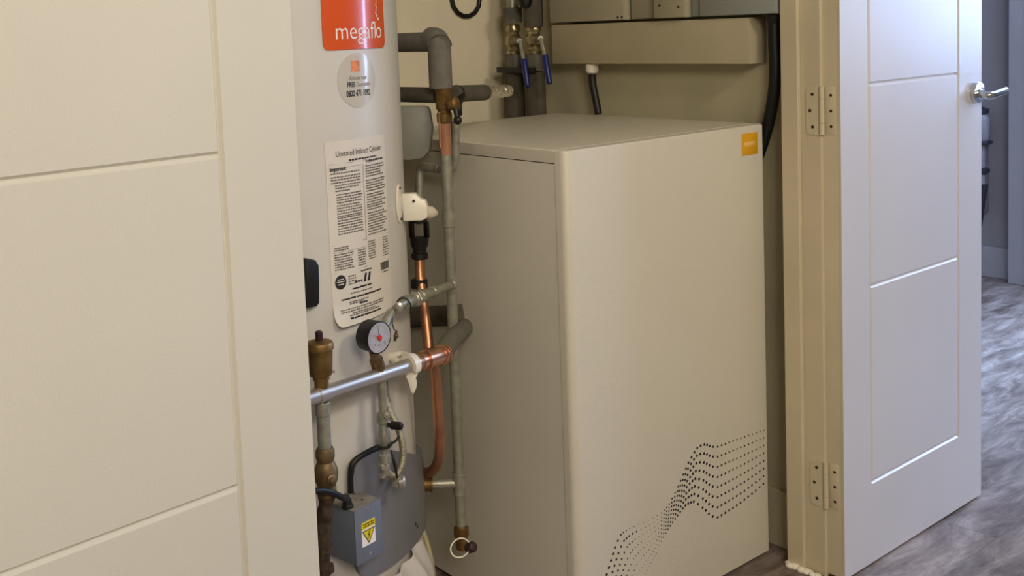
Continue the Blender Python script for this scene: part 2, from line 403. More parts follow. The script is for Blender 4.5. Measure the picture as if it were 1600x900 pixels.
# dots
S1 = [(985, 80), (725, 172), (650, 160), (610, 180), (560, 263), (502, 397), (452, 495), (408, 545), (335, 588), (230, 632), (180, 668), (147, 740), (113, 852), (78, 965)]
S8 = [(982, 382), (725, 570), (640, 515), (590, 482), (543, 503), (485, 578), (445, 637), (408, 705), (380, 770), (340, 845), (305, 905), (280, 965), (255, 1030), (225, 1100)]
NS = [12, 4, 2, 3, 4, 3, 3, 3, 4, 3, 2, 3, 3]
Z1 = [4.2, 7, 8, 8, 7.5, 6, 5, 3.6, 1.8, 3.5, 5.5, 7.5, 8, 8]
Z8 = [7.2, 8, 8, 8, 7.5, 6, 5, 3.6, 2.6, 2, 1.6, 1.4, 1.4, 1.4]
def cr(P, i, t):
    g = lambda k: P[max(0, min(len(P)-1, k))]
    p0, p1, p2, p3 = g(i-1), g(i), g(i+1), g(i+2)
    # centripetal-like damping: blend of linear and catmull
    o = []
    for a, b, c, d in zip(p0, p1, p2, p3):
        l = b+(c-b)*t; s = .5*(2*b+(c-a)*t+(2*a-5*b+4*c-d)*t*t+(3*b-a-3*c+d)*t**3); o.append(l*.45+s*.55)
    return o
bm = B()
for s in range(8):
    k = s/7
    P = [((a[0]*(1-k)+b[0]*k), (a[1]*(1-k)+b[1]*k)) for a, b in zip(S1, S8)]
    zz = [a*(1-k)+b*k for a, b in zip(Z1, Z8)]
    # the inner strands stay large at the foot of the left swell
    if 0 < s < 5: zz = [z if i < 9 else max(zz[i], 7.2-1.5*s+.5*(i-9)) for i, z in enumerate(zz)]
    for i, n in enumerate(NS):
        for q in range(n):
            tt = q/n; x, y = cr(P, i, tt); r = zz[i]*(1-tt)+zz[i+1]*tt
            if i == 0: x, y = P[0][0]*(1-tt)+P[1][0]*tt, (P[0][1]*(1-tt)+P[1][1]*tt)+14*math.sin(PI*tt)*(k*.9-.1)
            w = at(920+x/3.6, 650+y/3.6, Y=UY0)
            if w.z < .03: continue
            R_ = max(.00035, r/3.6*.00125*1.12)
            lathe(bm, (w.x, UY0+.0004, w.z), (0, -1, 0), [(0, R_), (.0008, R_), (.00085, R_*.4)], 10)
obj('dot_pattern', bm, 'dot', t)

# ------------------------------------------------------------------ hot water cylinder
CX, CY, CRd = .931, 1.85, .29
def cw(th_, z, off=0): return Vector((CX+(CRd+off)*math.sin(th_), CY-(CRd+off)*math.cos(th_), z))
cyl = thing('hot_water_cylinder', 'tall white hot water cylinder with an orange badge and a printed label', 'water cylinder', (CX, CY, 0))
bm = B(); lathe(bm, (CX, CY, 0), (0, 0, 1), [(0, .27), (.01, .285), (.03, CRd), (1.72, CRd), (1.78, CRd-.02), (1.80, CRd-.08), (1.805, 0)], 160)
obj('body', bm, 'cyl', cyl, angle=50)
def patch(bm, u0, u1, lo, hi, off, nu=24, nv=2, ofn=None, th=0.0006):
    """curved sheet on the cylinder. u metres along the surface (u=theta*R)"""
    g = []
    for i in range(nu+1):
        u = u0+(u1-u0)*i/nu; a, b = lo(u), hi(u)
        g.append([(u, a+(b-a)*j/nv) for j in range(nv+1)])
    def mk(extra): return [[bm.verts.new(cw(u/CRd, z, off+extra+(ofn(u, z) if ofn else 0))) for u, z in c] for c in g]
    T_ = mk(0); U_ = mk(-th)
    for i in range(nu):
        for j in range(nv):
            bm.faces.new((T_[i][j], T_[i+1][j], T_[i+1][j+1], T_[i][j+1])); bm.faces.new((U_[i][j+1], U_[i+1][j+1], U_[i+1][j], U_[i][j]))
    for i in range(nu):
        bm.faces.new((T_[i][0], U_[i][0], U_[i+1][0], T_[i+1][0])); bm.faces.new((T_[i+1][nv], U_[i+1][nv], U_[i][nv], T_[i][nv]))
    for j in range(nv):
        bm.faces.new((T_[0][j+1], U_[0][j+1], U_[0][j], T_[0][j])); bm.faces.new((T_[nu][j], U_[nu][j], U_[nu][j+1], T_[nu][j+1]))
def rr_fn(u0, u1, z0, z1, r):
    def c(u):
        d = min(u-u0, u1-u)
        return r-math.sqrt(max(0, r*r-(r-min(d, r))**2))
    return (lambda u: z0+c(u)), (lambda u: z1-c(u))
cf = lambda off: (lambda u, v: cw(u/CRd, v, off))
# orange badge: u from 0 to .156
lo, hi = rr_fn(-.002, .157, 1.195, 1.315, .010)
bm = B(); patch(bm, -.002, .157, lo, hi, .0022, 48, 2, th=.002)
bdg = obj('badge', bm, 'orange', cyl); bdg['label'] = 'orange rounded brand badge'
bm = B()
add_text(bm, 'megafl', .043, cf(.0027), .021, 1.2125, bold=-.0003, fit=.100)
add_text(bm, 'o', .043, cf(.0027), .1235, 1.2125, bold=-.0003, fit=.018)
# droplets rising from the last letter
for (u, z, r) in ((.134, 1.246, .0022), (.135, 1.2465, .0018), (.130, 1.252, .0021), (.127, 1.257, .0016), (.1285, 1.262, .0017), (.131, 1.2665, .0013), (.1285, 1.271, .0016), (.1295, 1.276, .0012), (.131, 1.280, .0009)):
    vs = [bm.verts.new(cw((u+r*.8*math.cos(a*PI/5))/CRd, z+r*1.4*math.sin(a*PI/5), .0027)) for a in range(10)]; bm.faces.new(vs)
obj('lettering', bm, 'white', bdg, smooth=False)
# round sticker
cu_, cz_, cr_ = .246*CRd, 1.141, .0475
cf_lo = lambda u: cz_-math.sqrt(max(0, cr_**2-(u-cu_)**2)); cf_hi = lambda u: cz_+math.sqrt(max(0, cr_**2-(u-cu_)**2))
bm = B(); patch(bm, cu_-cr_, cu_+cr_, cf_lo, cf_hi, .0008, 44, 2)
st = obj('round_sticker', bm, 'sticker', cyl)
bm = B(); patch(bm, cu_-.017, cu_+.004, lambda u: cz_+.0155, lambda u: cz_+.0345, .0012, 6, 1, th=.0003); obj('sticker_square', bm, 'peach', st)
bm = B()
add_text(bm, 'Activate your', .0105, cf(.0011), cu_-.022, cz_+.001, fit=.044)
add_text(bm, 'Guarantee', .0105, cf(.0011), cu_-.006, cz_-.0105, fit=.036)
obj('sticker_lettering', bm, 'inkg', st, smooth=False)
bm = B()
add_text(bm, 'FREE', .0115, cf(.0011), cu_-.0275, cz_-.0105, bold=.0003, fit=.0185)
add_text(bm, '0800 471 1092', .0145, cf(.0011), cu_-.030, cz_-.027, bold=.0005, fit=.059)
obj('sticker_number', bm, 'ink', st, smooth=False)
# paper label, its foot curling away
LU0, LU1, LZ0, LZ1 = -.008, .140, .722, 1.040
def curl(u, z):
    k = max(0, (LZ0+.040-z)/.040); s = max(0, 1-(u-LU0)/.16)
    return .016*k*k*s
lo, hi = (lambda u: LZ0+.004-.00*(u)+(.012 if False else 0)), (lambda u: LZ1)
def llo(u):
    d = min(u-LU0, .012); return LZ0+.012-math.sqrt(max(0, .012**2-(.012-d)**2))
bm = B(); patch(bm, LU0+.012*0, LU1, llo, hi, .0008, 48, 40, curl)
lab = obj('paper_label', bm, 'paper', cyl)
lf = lambda u, v: cw(u/CRd, v, .0014+curl(u, v))
bm = B()
add_text(bm, 'Unvented Indirect Cylinder', .0145, lf, .012, 1.0135, fit=.113)
add_text(bm, 'Important', .0095, lf, -.001, .9895, bold=.0004, fit=.033)
def quad(u0, z0, u1, z1, n=2):
    for i in range(n):
        a = u0+(u1-u0)*i/n; b = u0+(u1-u0)*(i+1)/n
        bm.faces.new([bm.verts.new(lf(a, z0)), bm.verts.new(lf(b, z0)), bm.verts.new(lf(b, z1)), bm.verts.new(lf(a, z1))])
def words(u0, u1, z, h, dens=1, hmin=.6):
    u = u0
    while u < u1-.001:
        w = random.uniform(.002, .0065)*dens; w = min(w, u1-u)
        hh = h*random.uniform(.75, 1); quad(u, z, u+w, z+hh, 1); u += w+.0011
random.seed(5)
words(.040, .110, 1.0035, .0032, 1)
words(.080, .131, .9970, .0036, 1)
quad(-.002, 1.0010, .082, 1.0015); quad(.082, .9955, .1, .996, 1)
quad(.0715, .860, .0722, .995, 1); quad(-.002, .9935, .07, .994); 
quad(-.002, .8615, .138, .862); quad(-.002, .8135, .138, .814); quad(-.002, .8485, .07, .849)
# barcode and round seal
for k in range(17): quad(.108+k*.0016, .798, .108+k*.0016+random.choice((.0007, .0011)), .812, 1)
cc = (.010, .797)
vs = [bm.verts.new(lf(cc[0]+.0115*math.cos(a*PI/12), cc[1]+.0125*math.sin(a*PI/12))) for a in range(24)]; bm.faces.new(vs)
# slanted marks beside the seal
for a in (.060, .070):
    bm.faces.new([bm.verts.new(lf(a, .788)), bm.verts.new(lf(a+.006, .788)), bm.verts.new(lf(a+.0095, .803)), bm.verts.new(lf(a+.0045, .803))])
words(.055, .082, .807, .003); words(.040, .058, .790, .004)
# bold lines in the lower notice
words(.034, .080, .7795, .0034, 3); words(.010, .106, .764, .0034, 3); words(.048, .068, .7515, .0034, 3); words(.022, .100, .7305, .0034, 3)
obj('label_heading', bm, 'ink', lab, smooth=False)
bm = B()
z = .984
for z, n, a, b in ((.984, 1, 0, .066), (.9775, 2, 0, .068), (.968, 1, 0, .066), (.963, 2, .008, .066), (.9535, 1, .008, .042), (.947, 4, .010, .066), (.928, 5, .010, .067), (.9065, 7, .010, .067)):
    for k in range(n): words(a, b-random.choice((0, .002, .006)), z-k*.0046, .0026)
obj('label_small_print', bm, 'inkg', lab, smooth=False)
bm = B()
for z, n, a, b in ((.989, 5, .078, .133), (.963, 5, .078, .134), (.9385, 5, .078, .134), (.916, 2, .078, .134), (.905, 8, .078, .135), (.8675, 1, .078, .134)):
    for k in range(n): words(a, b-random.choice((0, .002, .006, .012)), z-k*.0046, .0026)
obj('label_small_print', bm, 'inkg', lab, smooth=False)
bm = B()
for z in (.8555, .8515): words(0, .03, z, .0026)
for k in range(7): words(0, .040-.002*(k % 3), .844-k*.0043, .0026); words(.050, .069, .844-k*.0043, .0028)
for k in range(8): words(.076, .095, .855-k*.0043, .0026); words(.118, .137, .855-k*.0046, .0022)
for k in range(4): words(.026, .044, .803-k*.0045, .0022)
words(.112, .134, .793, .0024)
for z, a, b in ((.7725, .030, .082), (.7575, .026, .070), (.7545, .026, .060), (.7465, .006, .112), (.7425, .006, .108), (.7385, .028, .085), (.7355, .022, .095)): words(a, b, z, .0024)
obj('label_small_print', bm, 'inkg', lab, smooth=False)
bm = B()
for dz in (-.0045, 0, .004): quad(cc[0]-.008+abs(dz)*.4, cc[1]+dz, cc[0]+.008-abs(dz)*.4, cc[1]+dz+.0016, 2)
lf0 = lf; 
for v in bm.verts:
    d = Vector((v.co.x-CX, v.co.y-CY, 0)).normalized(); v.co += d*.0004
obj('seal_lettering', bm, 'paper', lab, smooth=False)
# grey lower cover with rounded corners
cvl, cvh = rr_fn(.006, .42, .262, .487, .038)
def cvlo(u):
    base = cvl(u)
    return base+.010*math.sin(max(0, (u-.12))*14)*0 - .012*max(0, min(1, (u-.2)/.1))
bm = B(); patch(bm, .006, .42, cvlo, lambda u: cvh(u)-.50*max(0, u-.07)+.35*max(0, u-.26), .014, 60, 2, th=.0135)
cv = obj('lower_cover', bm, 'cover', cyl, angle=50); cv['label'] = 'grey plastic access cover'
for u, z in ((.172, .300), (.180, .291)):
    bm = B(); p = cw(u/CRd, z, .0145); lathe(bm, p, cw(u/CRd, z, 1)-cw(u/CRd, z, 0), [(0, .0032), (.0006, .0028)], 12); obj('cover_screw', bm, 'screw', cv)
# black thermostat clip at the left
bm = B()
pts = [at(470, 402, Y=1.565), at(485, 404, Y=1.565), at(490, 412, Y=1.565), at(491, 440, Y=1.565), at(491, 470, Y=1.565), at(487, 476, Y=1.565), at(470, 479, Y=1.565)]
prism(bm, pts, (0, -.018, 0), .002); o = obj('thermostat_cap', bm, 'black', cyl); o['label'] = 'black plastic cap'
# small specks / pipe boss scuffs are in the paint

# grey side box on the far flank of the cylinder
b0 = cw(1.25, 1.06, .02)
pts = [at(x, y, D=2.14) for x, y in ((612, 165), (667, 165), (671, 170), (676, 200), (671, 236), (660, 248), (640, 251), (612, 249))]
bm = B(); prism(bm, pts, CW.normalized()*.06, .004)
bx = obj('side_terminal_cover', bm, 'gplas', cyl); bx['label'] = 'grey plastic terminal cover on the flank'

# white plastic pipe outlet bracket
wb = thing('relief_valve_bracket', 'white plastic angled bracket screwed to the right flank of the cylinder', 'bracket', cw(.76, .86, .0))
rad = Vector((math.sin(.80), -math.cos(.80), 0)); tan = Vector((math.cos(.80), math.sin(.80), 0))
bc = cw(.66, .905, .0006); rad2 = Vector((math.sin(.66), -math.cos(.66), 0)); tan2 = Vector((math.cos(.66), math.sin(.66), 0))
bm = B()
plate_pts = []
for k in range(28):
    a = 2*PI*k/28; plate_pts.append(bc+tan2*(.0135*math.cos(a))+Vector((0, 0, 1))*(.036*math.sin(a)))
prism(bm, plate_pts, rad2*.004, .0008); obj('plate', bm, 'wplas', wb)
bm = B()
q = at(636, 322, D=2.0)
outl = [(627, 303), (649, 302), (657, 311), (664, 312), (668, 322), (668, 340), (660, 345), (630, 346)]
cD = 2.00
prism(bm, [at(x, y, D=cD) for x, y in outl], CW.normalized()*.036, .003)
obj('housing', bm, 'wplas', wb)
bm = B(); a = at(664, 331, D=2.015); b = at(684, 333, D=2.03)
lathe(bm, a, b-a, [(0, .012), (.012, .0125), (.018, .010), (.022, .007), (.026, .005), (.028, .002)], 20); obj('nozzle', bm, 'clear', wb)
for p, ax_ in ((bc+rad2*.004+Vector((0, 0, .029))+tan2*.001, rad2), (bc+rad2*.004-Vector((0, 0, .029))+tan2*.001, rad2), (at(646.5, 314, D=1.998), -CW)):
    bm = B(); lathe(bm, p, ax_, [(0, .0026), (.0015, .0024), (.002, .0008)], 12); obj('screw', bm, 'screw', wb)

# ------------------------------------------------------------------ pipes
def run(name, label, pts, r, material, cat='pipe', rad=.02, group=None, seg=24):
    bm = B(); P = smooth_path(pts, rad) if len(pts) > 2 else [Vector(p) for p in pts]
    tube(bm, P, r, seg)
    t = thing(name, label, cat, P[0], group); obj('tube', bm, material, t); return t
def sleeve(bm, a, b, r, rim=0, seg=24):
    a = Vector(a); b = Vector(b); L = (b-a).length
    if rim: lathe(bm, a, b-a, [(0, r*.96), (0, r+rim), (min(.004, L*.2), r+rim), (min(.0045, L*.22), r), (L-min(.0045, L*.22), r), (L-min(.004, L*.2), r+rim), (L, r+rim), (L, r*.9)], seg)
    else: lathe(bm, a, b-a, [(0, r*.93), (.001, r), (L-.001, r), (L, r*.93)], seg)

# zinc discharge pipe beside the heat pump
ZX, ZY = 1.273, 1.684
zp = thing('discharge_pipe', 'long vertical dull grey discharge pipe between cylinder and heat pump', 'pipe', (ZX, ZY, .17))
bm = B(); tube(bm, [(ZX, ZY, .205), (ZX, ZY, 1.008)], .0108, 24); obj('tube', bm, 'zinc', zp)
tz = at(722, 757, X=ZX).z
bm = B(); sleeve(bm, (ZX, ZY, .83), (ZX, ZY, .865), .0128); obj('coupling', bm, 'zinc', zp)
bm = B(); sleeve(bm, (ZX, ZY, tz-.024), (ZX, ZY, tz+.022), .0135); obj('coupling', bm, 'zinc', zp)
bm = B()
tA = Vector((ZX, ZY, tz)); tB = at(652, 757, D=2.17)
tube(bm, [tA, tA+(tB-tA)*.72], .0098, 20); obj('branch', bm, 'zinc', zp)
bm = B(); d = (tB-tA)
sleeve(bm, tA+d*.64, tA+d*1.12, .0140, .0022); obj('union', bm, 'brass', zp)
bm = B(); tube(bm, [(ZX, ZY, .975), (ZX, ZY, 1.062)], .0118, 24); tube(bm, [(ZX-.0135, ZY-.002, .99), (ZX-.0125, ZY-.001, 1.062)], .0032, 12)
obj('copper_stub', bm, 'copperb', zp)
bm = B(); lathe(bm, (ZX, ZY, .165), (0, 0, 1), [(-.006, .009), (-.003, .0125), (.016, .0130), (.017, .0115), (.022, .0115), (.024, .0155), (.040, .0155), (.042, .012), (.046, .0108)], 24); 
obj('drain_cock', bm, 'brass', zp)
bm = B(); p = at(731, 857, D=2.10); q = at(746, 852, D=2.07); lathe(bm, p, q-p, [(0, .006), (.004, .010), (.02, .0105), (.024, .008), (.025, .002)], 20)
obj('drain_cap', bm, 'tag', zp)
bm = B(); c = at(719, 856, D=2.085); ring = []
for k in range(40):
    a = 2*PI*k/40; ring.append(c+CR*(.0185*math.cos(a))+CU*(.014*math.sin(a))+CW*(.013*math.sin(a+.5)))
tube(bm, ring, .0016, 8, closed=True)
tag(obj('tie_ring', bm, 'wplas'), 'thin white loop tied around the brass drain cock', 'loop tie')

# brass valve on the discharge line
bv = thing('brass_tee_valve', 'aged brass tee valve where the lagged pipes meet above the copper stub', 'valve', (ZX, ZY, 1.06))
bm = B(); lathe(bm, (ZX, ZY, 1.038), (0, 0, 1), [(0, .013), (.003, .0155), (.020, .0155), (.021, .0135), (.027, .0135), (.029, .0165), (.060, .017), (.063, .0185), (.072, .0185), (.074, .015)], 24)
obj('body', bm, 'brass', bv)
bm = B(); p = at(704, 163, D=2.08); q = at(716, 161, D=2.07); lathe(bm, p, q-p, [(0, .012), (.006, .0135), (.014, .0135), (.016, .010), (.018, .006)], 20); obj('side_port', bm, 'brass', bv)
bm = B(); p = at(712, 170, D=2.07); q = at(715, 188, D=2.065); tube(bm, [p, p.lerp(q, .5), q], [.006, .005, .007], 14)
bmesh.ops.create_icosphere(bm, subdivisions=2, radius=.009, matrix=Matrix.Translation(q)); obj('cap', bm, 'black', bv)

# grey lagged pipe, elbow over the valve
a0 = Vector((ZX-.006, ZY, 1.108)); a1 = Vector((ZX-.006, ZY, 1.192)); a2 = Vector((ZX-.02, 2.02, 1.200))
lp = thing('lagged_pipe', 'thick grey foam-lagged pipe with an elbow, dropping to the brass tee', 'pipe', a0)
bm = B(); tube(bm, smooth_path([a0, a1+Vector((0, 0, .012)), a1+Vector((0, .028, .014))], .020, 8), .0232, 28); obj('lagging', bm, 'lag', lp)
bm = B(); tube(bm, [a1+Vector((0, .015, .008)), a2], .0196, 28); obj('lagging', bm, 'lag', lp)
bm = B(); ring = []
# rim of the mitred outer sleeve
for k in range(15):
    a = PI*(.02+.96*k/14); ring.append(at(687+18.5*math.cos(a), 76-19*math.sin(a)-3, D=(a1-CO).dot(CW)-.026))
tube(bm, ring, .0014, 8); obj('sleeve_edge', bm, 'lagd', lp)

# cross pipe: lagged both sides of the valve
c0 = Vector((ZX-.05, 1.95, 1.095)); c1 = at(684, 149, D=2.14)
lp2 = run('lagged_pipe', 'grey foam-lagged pipe running back from the brass tee beside the cylinder', [c0, c1], .0158, 'lagd')
e0 = at(706, 147, D=2.14); e1 = at(757, 144.5, D=2.30); e2 = at(795, 142, D=2.52)
lp3 = run('lagged_pipe', 'short grey-lagged pipe with shiny foil end pointing towards the rear corner', [e0, e1], .0170, 'lagd')
bm = B(); tube(bm, [e0.lerp(e1, .12), e0.lerp(e1, .12)+(e1-e0)*.02], .0182, 24); obj('tape_band', bm, 'black', lp3)
bm = B(); d = (e2-e1); n = 34; P = [e1-d*.05+d*1.05*k/n+Vector((random.uniform(-1, 1), random.uniform(-1, 1), random.uniform(-1, 1)))*.0008 for k in range(n+1)]; rr_ = [.0128+.0022*random.random()-(0 if k % 2 else .0026) for k in range(n+1)]
tube(bm, P, rr_, 14)
for v in bm.verts: v.co += Vector((random.uniform(-1, 1), random.uniform(-1, 1), random.uniform(-1, 1)))*.0011
o = obj('foil_wrap', bm, 'foil', lp3, smooth=False); o['label'] = 'crinkled silver foil wrap'
bm = B(); p = at(727, 168, D=2.16); tube(bm, spline([at(716, 178, D=2.10), at(716, 162, D=2.12), at(722, 150, D=2.15)], 6), .008, 12); obj('strap', bm, 'black', lp3)

# thin grey overflow pipe: U shape behind the zinc pipe
P = [at(711, 190, D=2.16), at(712, 250, D=2.17), at(706, 266, D=2.18), at(690, 264, D=2.20), at(656, 260, D=2.24), at(655, 285, D=2.24), at(656, 350, D=2.24)]
uo = run('overflow_pipe', 'thin grey pipe looping behind the discharge pipe and down beside the cylinder', P, .0088, 'zinc', rad=.014)
bm = B(); sleeve(bm, P[3]+(P[4]-P[3])*.1, P[3]+(P[4]-P[3])*.85, .0102); obj('coupling', bm, 'zinc', uo)
# second horizontal bracket line
# black check valve + copper pipe
cp = thing('copper_pipe', 'upper vertical copper pipe hanging from the black valve fitting', 'pipe', at(670, 540, D=2.2))
P = [at(655.5, 395, D=2.22), at(657, 440, D=2.21), at(665, 500, D=2.18), at(670, 545, D=2.16)]
bm = B(); tube(bm, spline(P, 6), .0105, 22); obj('tube', bm, 'copper', cp)
vf = thing('tundish', 'black plastic tundish fitting above the upper copper pipe', 'tundish', at(656, 405, D=2.22))
A0 = at(656, 405, D=2.22); ax = at(654.5, 346, D=2.22)-A0; L = ax.length
bm = B(); lathe(bm, A0, ax, [(0, .015), (.002, .0175), (.012, .0175), (.014, .0145), (.022, .0145), (.030, .0185), (.046, .0195), (.047, .006)], 24); obj('funnel', bm, 'black', vf)
for s in (-1, 1):
    bm = B(); box(bm, (-.003, -.007, 0), (.003, .007, .034), .001, mtx=Matrix.Translation(A0+ax.normalized()*.045+CR*(s*.0155))); obj('arm', bm, 'black', vf)
bm = B(); lathe(bm, A0+ax.normalized()*.076, ax, [(0, .017), (.012, .017), (.013, .012)], 20); obj('top_ring', bm, 'black', vf)
bm = B(); A = at(655, 450, D=2.215); Bq = at(655, 436, D=2.215); lathe(bm, A, Bq-A, [(0, .0165), (.001, .0175), (.017, .0175), (.018, .0165)], 20)
tag(obj('pipe_clip', bm, 'black'), 'black pipe clip around the upper copper pipe', 'pipe clip')

# steel header pipe running across the cylinder
def hd_(x, y): return at(x, y, D=2657/(2050-x))
hp0 = hd_(470, 627); hp1 = hd_(655, 566); hdir = (hp1-hp0).normalized()
hp = thing('header_pipe', 'shiny steel pipe running level across the front of the cylinder', 'pipe', hp0)
bm = B(); tube(bm, [hp0, hp1], .0128, 32); obj('tube', bm, 'chrome', hp)
g = lambda x: hp0+hdir*((hd_(x, 616-(x-487)*.3)-hp0).dot(hdir))
bm = B(); sleeve(bm, g(503)-hdir*.012, g(503)+hdir*.012, .0145); obj('collar', bm, 'chrome', hp)
bm = B(); sleeve(bm, g(592)-hdir*.009, g(592)+hdir*.009, .0137); obj('collar', bm, 'chrome', hp)
bm = B(); sleeve(bm, g(655), g(668), .0150, .002); o = obj('copper_joint', bm, 'copperb', hp)
ce = g(676)
bm = B(); sleeve(bm, g(664), g(690), .0165, .0024); obj('elbow_joint', bm, 'copperb', hp)
bm = B(); sleeve(bm, g(686), g(696), .0155, .002); obj('end_joint', bm, 'copperb', hp)
lag2 = thing('lagged_pipe', 'grey foam-lagged pipe continuing from the copper joints into the heat pump', 'pipe', g(694))
bm = B(); tube(bm, spline([g(691)+Vector((0, .003, -.001)), at(706, 531, D=2.06), at(719, 519, D=2.15), at(726, 511, X=UX0-.001)], 8), .0185, 28); obj('lagging', bm, 'lag', lag2)
lag3 = run('lagged_pipe', 'dark grey foam-lagged pipe passing behind the upper copper pipe', [at(630, 497, D=2.38), at(690, 493, D=2.33), at(722, 492, X=UX0-.004)], .0225, 'lagd', rad=.03)
# copper drop from header
P = [ce+Vector((0, 0, .0)), at(680, 585, D=1.965), at(684, 640, D=1.99), at(687, 690, D=2.02), at(684, 722, D=2.06), at(670, 738, D=2.10), at(640, 734, D=2.16)]
cd = thing('copper_pipe', 'lower copper pipe dropping from the header joint and bending behind the cylinder', 'pipe', ce)
bm = B(); tube(bm, spline(P, 8), .0102, 24); obj('tube', bm, 'copper', cd)

# white clip on the header
wc = thing('pipe_clip', 'white plastic clip gripping the steel pipe, with a hooked tail', 'pipe clip', g(642))
bm = B(); c = g(641)
u_, v_ = frame_of(hdir); up = Vector((0, 0, 1)); up = (up-hdir*up.dot(hdir)).normalized(); sd = hdir.cross(up)
outer = []; inner = []
for k in range(25):
    a = PI*(-.15+1.30*k/24)
    dirv = sd*math.cos(a)+up*math.sin(a); outer.append(c+dirv*.0205); inner.append(c+dirv*.0132)
prism(bm, [p-hdir*.007 for p in outer+inner[::-1]], hdir*.014, 0); obj('jaw', bm, 'wplas', wc)
bm = B()
outl = [(646, 578), (655, 574), (653, 584), (649, 592), (651, 600), (650, 608), (646, 616), (642, 612), (639, 600), (634, 588), (634, 580)]
Dc = (c-CO).dot(CW)-.006
prism(bm, [at(x, y, D=Dc) for x, y in outl], CW*.014, .001); obj('tail', bm, 'wplas', wc)
bm = B()
p = at(625, 568, D=Dc+.03); q = at(612, 560, D=Dc+.06)
tube(bm, [at(641, 573, D=Dc+.02), p, q], [.009, .008, .006], 12); tube(bm, spline([at(612, 556, D=1.935), at(626, 553, D=1.96), at(640, 556, D=1.93)], 5), .0055, 12)
obj('base', bm, 'wplas', wc)

# automatic air vent
av = g(503)
at_ = lambda o, h: o+Vector((0, 0, h))
vent = thing('air_vent', 'brass bottle-shaped automatic air vent with a black cap standing on the steel pipe', 'air vent', av)
bm = B(); lathe(bm, av, (0, 0, 1), [(.010, .010), (.013, .0115), (.024, .0115), (.0245, .0135), (.030, .0135), (.032, .0175), (.036, .0185), (.074, .0205), (.0745, .0225), (.082, .0225), (.086, .0205), (.089, .012)], 32); obj('body', bm, 'brass', vent)
bm = B(); lathe(bm, av, (0, 0, 1), [(.088, .0055), (.090, .006), (.102, .0062), (.104, .0045), (.1045, .001)], 16); obj('cap', bm, 'tag', vent)
bm = B(); p = av+Vector((.013, -.016, .038)); lathe(bm, p, Vector((.6, -.8, 0)), [(0, .0022), (.003, .0018)], 10); obj('lug', bm, 'chrome', vent)
# pipe below the vent
vp = thing('valve_pipe', 'zinc pipe with brass coupling and ball valve dropping below the air vent', 'pipe', at_(av, -.3))
bm = B(); tube(bm, [at_(av, -.012), at_(av, -.092)], .0108, 24); sleeve(bm, at_(av, -.034), at_(av, -.012), .0125); obj('tube', bm, 'zinc', vp)
bm = B(); lathe(bm, at_(av, -.088), (0, 0, -1), [(0, .013), (.006, .0155), (.016, .0155), (.026, .0125)], 28); obj('coupling', bm, 'brassd', vp)
bm = B(); lathe(bm, at_(av, -.108), (0, 0, -1), [(0, .011), (.004, .014), (.014, .0185), (.024, .0200), (.034, .0185), (.044, .0145), (.046, .0155), (.060, .0155), (.062, .012)], 28)
p = at_(av, -.134)+Vector((-.002, -.017, 0)); lathe(bm, p, (-.1, -1, 0), [(0, .008), (.005, .008), (.007, .005), (.010, .0045), (.011, .001)], 16); obj('ball_valve', bm, 'brassd', vp)
bm = B(); P = [at_(av, -.165), at_(av, -.20)+Vector((-.004, .004, 0)), at_(av, -.27)+Vector((-.010, .008, 0)), Vector((av.x-.012, av.y+.010, .002))]
tube(bm, spline(P, 6), [.0125+.0015*math.sin(k*1.3) for k in range(19)], 20)
pipe_brown = mat('dark_brown_pipe', '#4A3A28', .6, .3, var=.3, scale=80, bump=.4)  # dark brown, strongly mottled
o = obj('lower_stub', bm, pipe_brown, vp)
for hh in (-.215, -.25, -.285):
    bm = B(); q = at_(av, hh)+Vector((-.008, .007, 0)); lathe(bm, q, (0, 0, -1), [(0, .012), (.002, .0165), (.012, .0165), (.014, .012)], 8); obj('pipe_nut', bm, pipe_brown, vp)

# pressure gauge
gc = at(590, 528, D=1.795)
pg = thing('pressure_gauge', 'round black-cased pressure gauge with a red needle above the steel pipe', 'pressure gauge', gc)
nrm = Vector((.16, -1, .0)).normalized(); gu = Vector((-nrm.y, nrm.x, 0)).normalized(); gu = -gu if gu.x < 0 else gu; gv = Vector((0, 0, 1))
gf = gc+gu*.003
bm = B(); lathe(bm, gf-nrm*.028, nrm, [(-.004, .019), (-.001, .0262), (.026, .0275), (.0292, .0272), (.0296, .0258), (.0285, .0256), (.0285, .001)], 48); obj('case', bm, 'black', pg)
bm = B(); lathe(bm, gf-nrm*.0008, nrm, [(0, .0256), (.0014, .0256), (.0015, .001)], 48); dl = obj('dial', bm, 'dial', pg)
bm = B()
gp = lambda u, v, o=.0012: gf+nrm*o+gu*u+gv*v
for k in range(21):
    a = math.radians(225-270*k/20); r1 = .0225; r0 = .0195 if k % 5 else .018; w = .0004
    du, dv = math.cos(a), math.sin(a)
    bm.faces.new([bm.verts.new(gp(du*r0-dv*w, dv*r0+du*w)), bm.verts.new(gp(du*r1-dv*w, dv*r1+du*w)), bm.verts.new(gp(du*r1+dv*w, dv*r1-du*w)), bm.verts.new(gp(du*r0+dv*w, dv*r0-du*w))])
for k, s in enumerate(('0', '1', '2', '3', '4')):
    a = math.radians(225-270*k/4); add_text(bm, s, .0062, lambda u, v: gp(u, v), .0145*math.cos(a)-.0016, .0145*math.sin(a)-.002)
add_text(bm, 'bar', .005, lambda u, v: gp(u, v), -.004, -.014)
obj('dial_marks', bm, 'inkg', dl, smooth=False)
def needle(a, l, w, m_, o):
    bm = B(); du, dv = math.cos(a), math.sin(a)
    prism(bm, [gp(du*l, dv*l, o), gp(-du*l*.3-dv*w, -dv*l*.3+du*w, o), gp(-du*l*.3+dv*w, -dv*l*.3-du*w, o)], nrm*.0004)
    return bm
